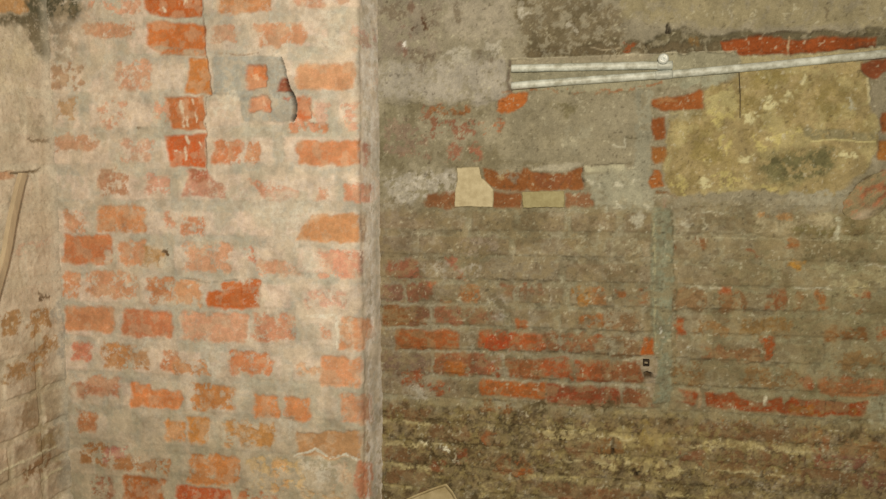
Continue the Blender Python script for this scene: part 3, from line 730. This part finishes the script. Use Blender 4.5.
# =================================================================== LEFT RETURN
def build_left():
    zt = on_plane(40, -60, C1)[1] + .12; zb = on_plane(40, 520, C1)[1] - .12
    z = fine_range(zb, zt, -0.02, 2.6, 0.0026, 0.012)
    w = np.concatenate([np.arange(-0.01, 0.34, 0.0022), np.arange(0.35, 0.85, 0.01)])
    WW, ZZ = np.meshgrid(w, z)
    c = C1 - WW
    x = NX * c + TX * U0; y = NY * c + TY * U0
    px, py = project(x, y, ZZ)
    f = Surf(px, py, WW + 5, ZZ, 37, KL)
    f.fill((194, 175, 142))
    tops = [-14, 20, 57, 95, 132, 169, 206, 241, 276, 311, 346, 382, 417, 453, 489]
    zl = [on_plane(60, t, C1)[1] for t in tops]
    zl += [zl[0] + .0875 * i for i in range(1, 14)] + [zl[-1] - .0875 * i for i in range(1, 12)]
    one = np.ones(px.shape)
    lower = sstep(310, 400, py + f.warp1 * 50)
    f.courses(WW, ZZ, zl, .22, .022, (192, 176, 144), (200, 170, 136), (194, 174, 140), one, .001, 3, .4)
    face = f.courses(WW, ZZ, zl, .22, .018, (154, 134, 96), (128, 98, 64), (144, 114, 78), lower, .004, 3, .85)
    far = sstep(-5, -30, px)
    f.put(far * face * (f.ident > .55) * sstep(.4, .7, f.cov), (188, 130, 92))
    f.put(sstep(.55, .95, f.big) * .4, (182, 165, 132)); f.put(sstep(.3, .05, f.big) * .4, (206, 182, 148))
    m2 = uni(fbm(f.X / 22, f.Y / 22, 277, 5, .6), .12)
    f.put(sstep(.6, .95, m2) * .4, (170, 152, 118)); f.put(sstep(.35, .05, m2) * .5, (206, 186, 152))
    # top: bare orange brick and soot
    f.poly([(-40, -60), (28, -12), (30, 10), (18, 14), (-40, 8)], (190, 132, 80), .95, 0, .6)
    f.poly([(30, -20), (64, -20), (64, 30), (50, 62), (34, 46), (24, 26), (0, 22), (-10, 14), (20, 14), (30, 10)], (104, 92, 66), .96, 0, .9, 4)
    f.blot(42, 8, 14, 12, (84, 78, 54), .8, .7); f.blot(34, 30, 14, 14, (128, 112, 82), .7, .7); f.blot(12, 62, 22, 30, (192, 172, 134), .7, .8)
    f.blot(30, 128, 20, 12, (160, 142, 110), .6, .7); f.line([(28, 140), (48, 142)], 3, (140, 118, 88), .8, -.004, .5)
    # ledge of broken plaster with a brick edge under it
    f.poly([(-30, 173), (14, 171), (15, 178), (-30, 182)], (182, 128, 88), .95, -.003, .3)
    f.line([(14, 174), (26, 172), (40, 170)], 3, (122, 102, 74), .95, -.006, .3); f.line([(-20, 172), (14, 170), (28, 169)], 1.6, (196, 176, 140), .9, .004, .2)
    f.blot(36, 245, 12, 5, (200, 144, 106), .6, .6); f.blot(22, 250, 6, 6, (206, 150, 112), .5, .6)
    for b in ((2, 312, 20, 336), (30, 308, 52, 332), (40, 336, 56, 352), (6, 356, 44, 376)):
        f.box(*b, (160, 122, 78), .6, 0, 1, slope=-.4)
    f.box(38, 293, 48, 300, (110, 88, 60), .5, 0, 1)
    f.line([(-10, 477), (30, 458), (58, 445)], 2.4, (196, 180, 140), .9, .002, .3); f.line([(20, 487), (40, 480), (60, 468)], 2.4, (184, 166, 126), .7, .002, .4)
    f.poly([(22, 468), (52, 452), (54, 464), (24, 482)], (134, 102, 68), .85, -.001, .6); f.poly([(36, 440), (60, 428), (60, 444), (38, 452)], (140, 116, 80), .8, -.001, .6)
    f.line([(27, 466), (29, 482)], 2, (178, 158, 120), .7)
    # plaster fillet in the corner
    fil = np.exp(-(np.maximum(WW, 0) / .018) ** 2)
    f.h += .006 * fil; f.put(fil * .6, (188, 172, 142))
    f.blot(62, 330, 6, 40, (150, 142, 122), .6, .8); f.blot(66, 440, 8, 50, (150, 142, 120), .4, .8)
    f.h += (fbm(f.X / 45, f.Y / 45, 291, 4) - .5) * .010 + (fbm(f.X / 6, f.Y / 6, 293, 4, .6) - .5) * .004
    f.put(sstep(.66, .8, f.fine) * .35, (206, 186, 150)); f.put(sstep(.34, .2, f.fine) * .3, (128, 108, 76))
    P = np.stack([NX * c + TX * (U0 + f.h), NY * c + TY * (U0 + f.h), ZZ], -1)
    o = struct(grid_mesh('wall_left', P[:, ::-1], f.C[:, ::-1], np.ones((P.shape[0] - 1, P.shape[1] - 1), bool), MAS))
    o['label'] = 'tan limewashed brick wall turning towards the camera at the left edge'
    return o


build_pier()
wall_back, RF = build_recess()
build_left()

# ------------------------------------------------------------------ floor
me = bpy.data.meshes.new('floor')
fu0, fu1 = U0, on_plane(886, 250, C2)[0] + .65
cs = [wpos(fu0 - .01, C1 - .84, 0), wpos(fu1, C1 - .84, 0), wpos(fu1, C2 + .02, 0), wpos(fu0 - .01, C2 + .02, 0)]
me.from_pydata([tuple(v) for v in cs], [], [(0, 1, 2, 3)])
fl = bpy.data.objects.new('floor', me); col.objects.link(fl); struct(fl)
me.materials.append(plain('dusty_floor', (140, 122, 92), rough=.95, scale=9, amt=.35))


# ------------------------------------------------------------------ loose things
def tag(o, label, cat, group=None):
    o['label'] = label; o['category'] = cat
    if group:
        o['group'] = group
    return o


def P3(px, py, off):
    """point `off` in front of the recessed wall, seen at this place on it"""
    u, z = on_plane(px, py, C2 - off)
    return wpos(u, C2 - off, z)


def link(name, verts, faces, mat, smooth=True, parent=None):
    m = bpy.data.meshes.new(name)
    m.from_pydata([tuple(map(float, v)) for v in verts], [], faces)
    m.validate(); m.update()
    if smooth:
        m.polygons.foreach_set('use_smooth', np.ones(len(m.polygons), bool))
    m.materials.append(mat)
    o = bpy.data.objects.new(name, m); col.objects.link(o)
    if parent:
        o.parent = parent
    return o


def tube(path, radii, seg=20, cap=True, wob=0.0, seed=1):
    path = [np.array(p, float) for p in path]
    V, Fc = [], []
    for i, p in enumerate(path):
        d = path[min(i + 1, len(path) - 1)] - path[max(i - 1, 0)]
        d = d / np.linalg.norm(d)
        a = np.cross(d, [0, 0, 1.0])
        if np.linalg.norm(a) < .1:
            a = np.cross(d, [0, 1.0, 0])
        a /= np.linalg.norm(a); b = np.cross(a, d)
        for k in range(seg):
            t = 2 * math.pi * k / seg
            rr = radii[i] * (1 + wob * (float(fbm(np.array([i * .35]), np.array([k * .5]), seed, 3)[0]) - .5))
            V.append(p + rr * (a * math.cos(t) + b * math.sin(t)))
    for i in range(len(path) - 1):
        for k in range(seg):
            k2 = (k + 1) % seg
            Fc.append((i * seg + k, i * seg + k2, (i + 1) * seg + k2, (i + 1) * seg + k))
    if cap:
        Fc.append(tuple(range(seg))[::-1]); n = (len(path) - 1) * seg
        Fc.append(tuple(n + k for k in range(seg)))
    return V, Fc


def spaced(pts, n):
    pts = [np.array(p, float) for p in pts]
    L = np.cumsum([0] + [np.linalg.norm(b - a) for a, b in zip(pts, pts[1:])])
    out = []
    for t in np.linspace(0, L[-1], n):
        i = min(np.searchsorted(L, t, side='right') - 1, len(pts) - 2)
        out.append(pts[i] + (pts[i + 1] - pts[i]) * (t - L[i]) / (L[i + 1] - L[i]))
    return out


ZINC = plain('whitened_zinc', (216, 210, 182), KR, rough=.5, metal=.0, scale=45, amt=.3, spec=.5, rgb2=(166, 158, 128), bump=.4)
ZINC_END = plain('zinc_collar', (194, 188, 160), KR, rough=.45, metal=.0, scale=110, amt=.3, spec=.6)
RAD = 0.0088
OFF = RAD * .45


def conduit(label, pts, collar=None):
    root = bpy.data.objects.new('conduit', None); col.objects.link(root)
    tag(root, label, 'pipe', 'metal conduits across the top of the recessed wall')
    path = spaced([P3(x, y, OFF) for x, y in pts], 90)
    base = path[0].copy(); root.location = base
    v, fc = tube([p - base for p in path], [RAD] * 90, 20, True, .12, 3)
    link('tube', v, fc, ZINC, parent=root)
    if collar:
        a, b = P3(*collar[0], OFF) - base, P3(*collar[1], OFF) - base
        L = spaced([a, b], 14)
        rr = [RAD * (1.0 if i in (0, 13) else 1.1 if i in (1, 12) else 1.14) for i in range(14)]
        v, fc = tube(L, rr, 24)
        link('coupling', v, fc, ZINC_END, parent=root)
    return root


conduit('short upper whitened metal conduit, ending under the round knob', [(511.5, 68.5), (600, 66.5), (671, 65)], ((657, 65.6), (672.5, 65.2)))
conduit('long lower whitened metal conduit rising to the right edge of the photo', [(511.5, 86), (560, 82), (620, 78), (672, 74.2), (760, 66.4), (886, 53.7), (960, 46.2)], ((655, 75.5), (672.5, 74.1)))

# round knob at the upper conduit's end
kn = P3(662.5, 60, .004)
out = -np.array([NX, NY, 0]); uu = np.array([TX, TY, 0]); zz = np.array([0, 0, 1.0])
V, Fc = [], []
prof = [(.0075, 0), (.0075, .008), (.0105, .010), (.0118, .014), (.0112, .019), (.0085, .0225), (.006, .0232), (.0045, .0215), (.0028, .0215), (.0018, .0235), (.0003, .024)]
for r_, d_ in prof:
    for k in range(24):
        t = 2 * math.pi * k / 24
        V.append(out * d_ + r_ * (uu * math.cos(t) + zz * math.sin(t)))
for i in range(len(prof) - 1):
    for k in range(24):
        k2 = (k + 1) % 24
        Fc.append((i * 24 + k, i * 24 + k2, (i + 1) * 24 + k2, (i + 1) * 24 + k))
o = link('wall_knob', V, Fc, plain('pale_knob', (222, 216, 190), KR, rough=.25, scale=120, amt=.2, spec=.6)); o.location = kn
tag(o, 'small round pale knob on the wall above the end of the short conduit', 'knob')

# thin wire hanging off the long conduit
wp = [P3(739, 69.5, .004), P3(739.3, 78, .004), P3(740.2, 95, .005), P3(740.0, 118, .004)]
pth = spaced(wp, 30); b0 = pth[0].copy()
v, fc = tube([p - b0 for p in pth], [.0009] * 30, 8)
o = link('wire', v, fc, plain('dark_wire', (60, 46, 28), rough=.6)); o.location = b0
tag(o, 'thin dark wire hanging straight down from the long conduit over yellow plaster', 'wire')


def plate(name, pts, thick, off, mat, nsub=26, rough=.0012, seed=1):
    """broken flat piece with an irregular outline, real thickness and a worn face"""
    P = []
    n = len(pts)
    for i in range(n):
        a, b = np.array(pts[i], float), np.array(pts[(i + 1) % n], float)
        m = max(2, int(np.hypot(*(b - a)) / 2))
        for j in range(m):
            q = a + (b - a) * j / m
            jit = _hash(np.array([i * 31.0 + j]), np.array([seed * 7.0]), seed)[0] - .5
            jit2 = _hash(np.array([i * 17.0 + j]), np.array([seed * 3.0]), seed + 9)[0] - .5
            P.append(q + (np.array([jit, jit2]) * .7 if j else 0))
    cen = np.mean(P, 0)
    base = P3(cen[0], cen[1], off)
    V, Fc = [], []
    N = len(P)
    rings = [(1.0, off), (1.0, off + thick * .8), (.965, off + thick), (.7, off + thick), (.4, off + thick), (.15, off + thick)]
    for si, (s_, d_) in enumerate(rings):
        for i, q in enumerate(P):
            qq = cen + (q - cen) * s_
            u, z = on_plane(qq[0], qq[1], C2)
            dd = d_ + (rough * (float(fbm(np.array([qq[0] / 5]), np.array([qq[1] / 5]), seed, 3)[0]) - .5) if si > 2 else 0)
            V.append(wpos(u, C2 - dd, z) - base)
    for r_ in range(len(rings) - 1):
        for i in range(N):
            j = (i + 1) % N
            Fc.append((r_ * N + i, r_ * N + j, (r_ + 1) * N + j, (r_ + 1) * N + i))
    u, z = on_plane(cen[0], cen[1], C2)
    V.append(wpos(u, C2 - off - thick, z) - base); c_ = len(V) - 1; r_ = len(rings) - 1
    for i in range(N):
        Fc.append((r_ * N + i, r_ * N + (i + 1) % N, c_))
    Fc.append(tuple(range(N))[::-1])
    o = link(name, V, Fc, mat, False)
    o.location = base
    return o


CREAM = plain('cream_tile', (198, 177, 130), KR, rough=.6, scale=60, amt=.2, rgb2=(178, 156, 110), spec=.35)
CREAM2 = plain('dull_cream_tile', (166, 150, 100), KR, rough=.7, scale=60, amt=.2, rgb2=(150, 132, 84), spec=.3)
o = plate('tile_fragment', [(457, 168), (470, 167), (479.5, 167), (482, 178), (488, 183), (494, 189.5), (494, 199), (493, 207.5), (470, 206.5), (455, 207), (455.5, 190), (458, 180)], .013, -.004, CREAM, seed=4)
tag(o, 'larger pale cream tile fragment with a broken slanting right side, on red bricks', 'tile', 'cream tile fragments on the wall')
o = plate('tile_fragment', [(522, 192), (540, 191), (564.5, 191), (564.5, 207.5), (545, 207), (523, 208)], .011, -.004, CREAM2, seed=8)
tag(o, 'smaller dull cream oblong tile fragment let into the red brick course', 'tile', 'cream tile fragments on the wall')

# rounded rubble stone at the right edge
cu, cz = on_plane(871, 196, C2)
base = wpos(cu, C2, cz)
V, Fc = [], []
SC = []
nr, ns = 36, 110
for i in range(nr + 1):
    ph = math.pi * i / (2 * nr) * 1.25
    for k in range(ns):
        t = 2 * math.pi * k / ns
        rad = 1 + .5 * (float(fbm(np.array([2 + math.cos(t) * 1.2]), np.array([2 + math.sin(t) * 1.2]), 5, 3)[0]) - .5)
        bump_ = 1 + .5 * (float(fbm(np.array([3 + math.cos(t) * math.sin(ph) * 2.6]), np.array([3 + math.sin(t) * math.sin(ph) * 2.6]), 9, 3)[0]) - .5)
        fr = math.sin(ph) if ph < math.pi / 2 else 1.0
        g1 = float(fbm(np.array([20 + fr * math.cos(t) * 5]), np.array([20 + fr * math.sin(t) * 5]), 61, 4, .65)[0])
        g2 = float(fbm(np.array([40 + fr * math.cos(t) * 3]), np.array([40 + fr * math.sin(t) * 3]), 67, 4, .65)[0])
        cc = albedo((152, 132, 90), KR * 1.1)
        ringed = math.exp(-((fr - .42 + (g2 - .5) * .5) / .13) ** 2) * (.4 + .6 * (math.cos(t - .6) > -.5))
        cc = cc + (albedo((160, 96, 60), KR * 1.1) - cc) * min(1, ringed + max(0, g1 - .52) * 4) * .85
        pale = math.exp(-((fr * math.cos(t) + .25) / .4) ** 2 - ((fr * math.sin(t) + .72) / .25) ** 2)
        cc = cc + (albedo((190, 166, 128), KR * 1.1) - cc) * pale * .8
        cc = cc * (1 + (g1 - .5) * 1.1)
        SC.append(cc)
        V.append(uu * (.056 * rad * math.sin(ph) * math.cos(t)) + zz * (.046 * rad * math.sin(ph) * math.sin(t) + .026 * math.sin(ph) * math.cos(t)) + out * (.007 * bump_ * math.cos(ph) if ph < math.pi / 2 else .019 * math.cos(ph)))
for i in range(nr):
    for k in range(ns):
        k2 = (k + 1) % ns
        Fc.append((i * ns + k, (i + 1) * ns + k, (i + 1) * ns + k2, i * ns + k2))
o = link('stone', V, Fc, MASR); o.location = base
at = o.data.attributes.new('wear', 'FLOAT_COLOR', 'POINT')
at.data.foreach_set('color', np.concatenate([np.clip(np.array(SC), 0.004, .9), np.ones((len(SC), 1))], 1).astype(np.float32).ravel())
tag(o, 'rounded pinkish brown stone set in the wall beside the yellow plaster', 'stone')

# square iron stub
IRON = plain('rusty_iron', (54, 40, 26), KR, rough=.7, scale=90, amt=.4)
b0 = P3(646, 362, 0)
V, Fc = [], []
hw, iw = .0070, .0042
for d_, w_ in ((-.02, hw), (.010, hw), (.010, iw), (-.016, iw)):
    for sx, sz in ((-1, -1), (1, -1), (1, 1), (-1, 1)):
        V.append(out * d_ + uu * (sx * w_) + zz * (sz * w_))
for r_ in range(3):
    for k in range(4):
        k2 = (k + 1) % 4
        Fc.append((r_ * 4 + k, r_ * 4 + k2, (r_ + 1) * 4 + k2, (r_ + 1) * 4 + k))
Fc.append((12, 13, 14, 15)); Fc.append((3, 2, 1, 0))
o = link('square_tube', V, Fc, IRON, False); o.location = b0
tag(o, 'tiny dark square metal tube end in pale mortar left of the vertical mortar strip', 'metal tube')

# bent strip at the left edge
LW = plain('aged_strip', (186, 160, 120), .78, rough=.8, scale=30, amt=.25, stretch=(1, 1, .3))


def on_left(px, py, off):
    d = ray(px, py)
    s_ = (U0 + off) / (TX * d[0] + TY * d[1])
    return d * s_ + np.array([0, 0, EYE])


cl = [(23, 173), (19.5, 185), (16, 200), (12.5, 216), (9.5, 232), (7, 248), (3, 266), (-2, 284), (-8, 306)]
pth = spaced([on_left(x, y, .012) for x, y in cl], 40)
b0 = pth[0].copy()
V, Fc = [], []
tw = np.array([-NX, -NY, 0])
for i, p in enumerate(pth):
    for sx, so in ((-1, -1), (1, -1), (1, 1), (-1, 1)):
        V.append(p - b0 + tw * sx * .008 + uu * so * .006)
for i in range(len(pth) - 1):
    for k in range(4):
        k2 = (k + 1) % 4
        Fc.append((i * 4 + k, i * 4 + k2, (i + 1) * 4 + k2, (i + 1) * 4 + k))
Fc.append((3, 2, 1, 0)); n = (len(pth) - 1) * 4; Fc.append((n, n + 1, n + 2, n + 3))
o = link('bent_strip', V, Fc, LW, False); o.location = b0
tag(o, 'narrow brown bent strip hanging under the plaster ledge at the left edge', 'strip')

# pale broken slab standing on the floor at the foot of the wall
SLAB = plain('pale_slab', (190, 166, 118), KR, rough=.85, scale=30, amt=.25, rgb2=(164, 140, 92))


def slab(off_top, pts, thick, lean):
    ztop = on_plane(447, 485, C2 - off_top)[1]
    V, Fc = [], []
    tp = []
    for x, y in pts:
        tp.append(on_plane(x, y, C2 - off_top))
    n = len(tp)
    base = wpos(np.mean([a for a, b in tp]), C2 - off_top - lean, 0)
    prof = [(a, b) for a, b in tp] + [(tp[-1][0] + .02, 0.002), (tp[0][0] - .02, 0.002)]
    for dd in (0, thick):
        for a, b in prof:
            t = 1 - b / ztop
            V.append(wpos(a, C2 - off_top - lean * t - dd, b) - base)
    m = len(prof)
    Fc.append(tuple(range(m))); Fc.append(tuple(range(2 * m - 1, m - 1, -1)))
    for i in range(m):
        j = (i + 1) % m
        Fc.append((i, j, m + j, m + i))
    o = link('broken_slab', V, Fc, SLAB, False); o.location = base
    bv = o.modifiers.new('bevel', 'BEVEL'); bv.width = .003; bv.segments = 2
    return o


o = slab(.012, [(408, 499), (420, 494), (436, 488), (446, 485), (452, 492), (456, 499)], .02, .05)
tag(o, 'pale broken slab corner poking up at the foot of the recessed wall', 'slab')

# ------------------------------------------------------------------ light
ld = bpy.data.lights.new('hand_lamp', 'AREA'); ld.shape = 'DISK'; ld.size = .22; ld.energy = 40
ld.color = tuple(LIGHT)
lo = bpy.data.objects.new('hand_lamp', ld); col.objects.link(lo)
lo.location = (.08, -.50, 1.80)
import mathutils
tgt = mathutils.Vector((.0, 1.6, 1.5))
lo.rotation_euler = (tgt - lo.location).to_track_quat('-Z', 'Y').to_euler()
w = bpy.data.worlds.new('world'); sc.world = w; w.use_nodes = True
w.node_tree.nodes['Background'].inputs[0].default_value = (LIGHT[0], LIGHT[1], LIGHT[2], 1)
w.node_tree.nodes['Background'].inputs[1].default_value = .12

# ------------------------------------------------------------------ camera
cd = bpy.data.cameras.new('camera'); cd.sensor_fit = 'HORIZONTAL'; cd.sensor_width = 36
cd.lens = 36 * F / W; cd.clip_start = .02
co = bpy.data.objects.new('camera', cd); col.objects.link(co)
co.location = (0, 0, EYE); co.rotation_euler = (math.pi / 2 - PITCH, 0, TH)
sc.camera = co
sc.view_settings.view_transform = 'Standard'; sc.view_settings.look = 'None'
sc.view_settings.gamma = 1.0; sc.view_settings.use_curve_mapping = False
sc.view_settings.exposure = 0.0
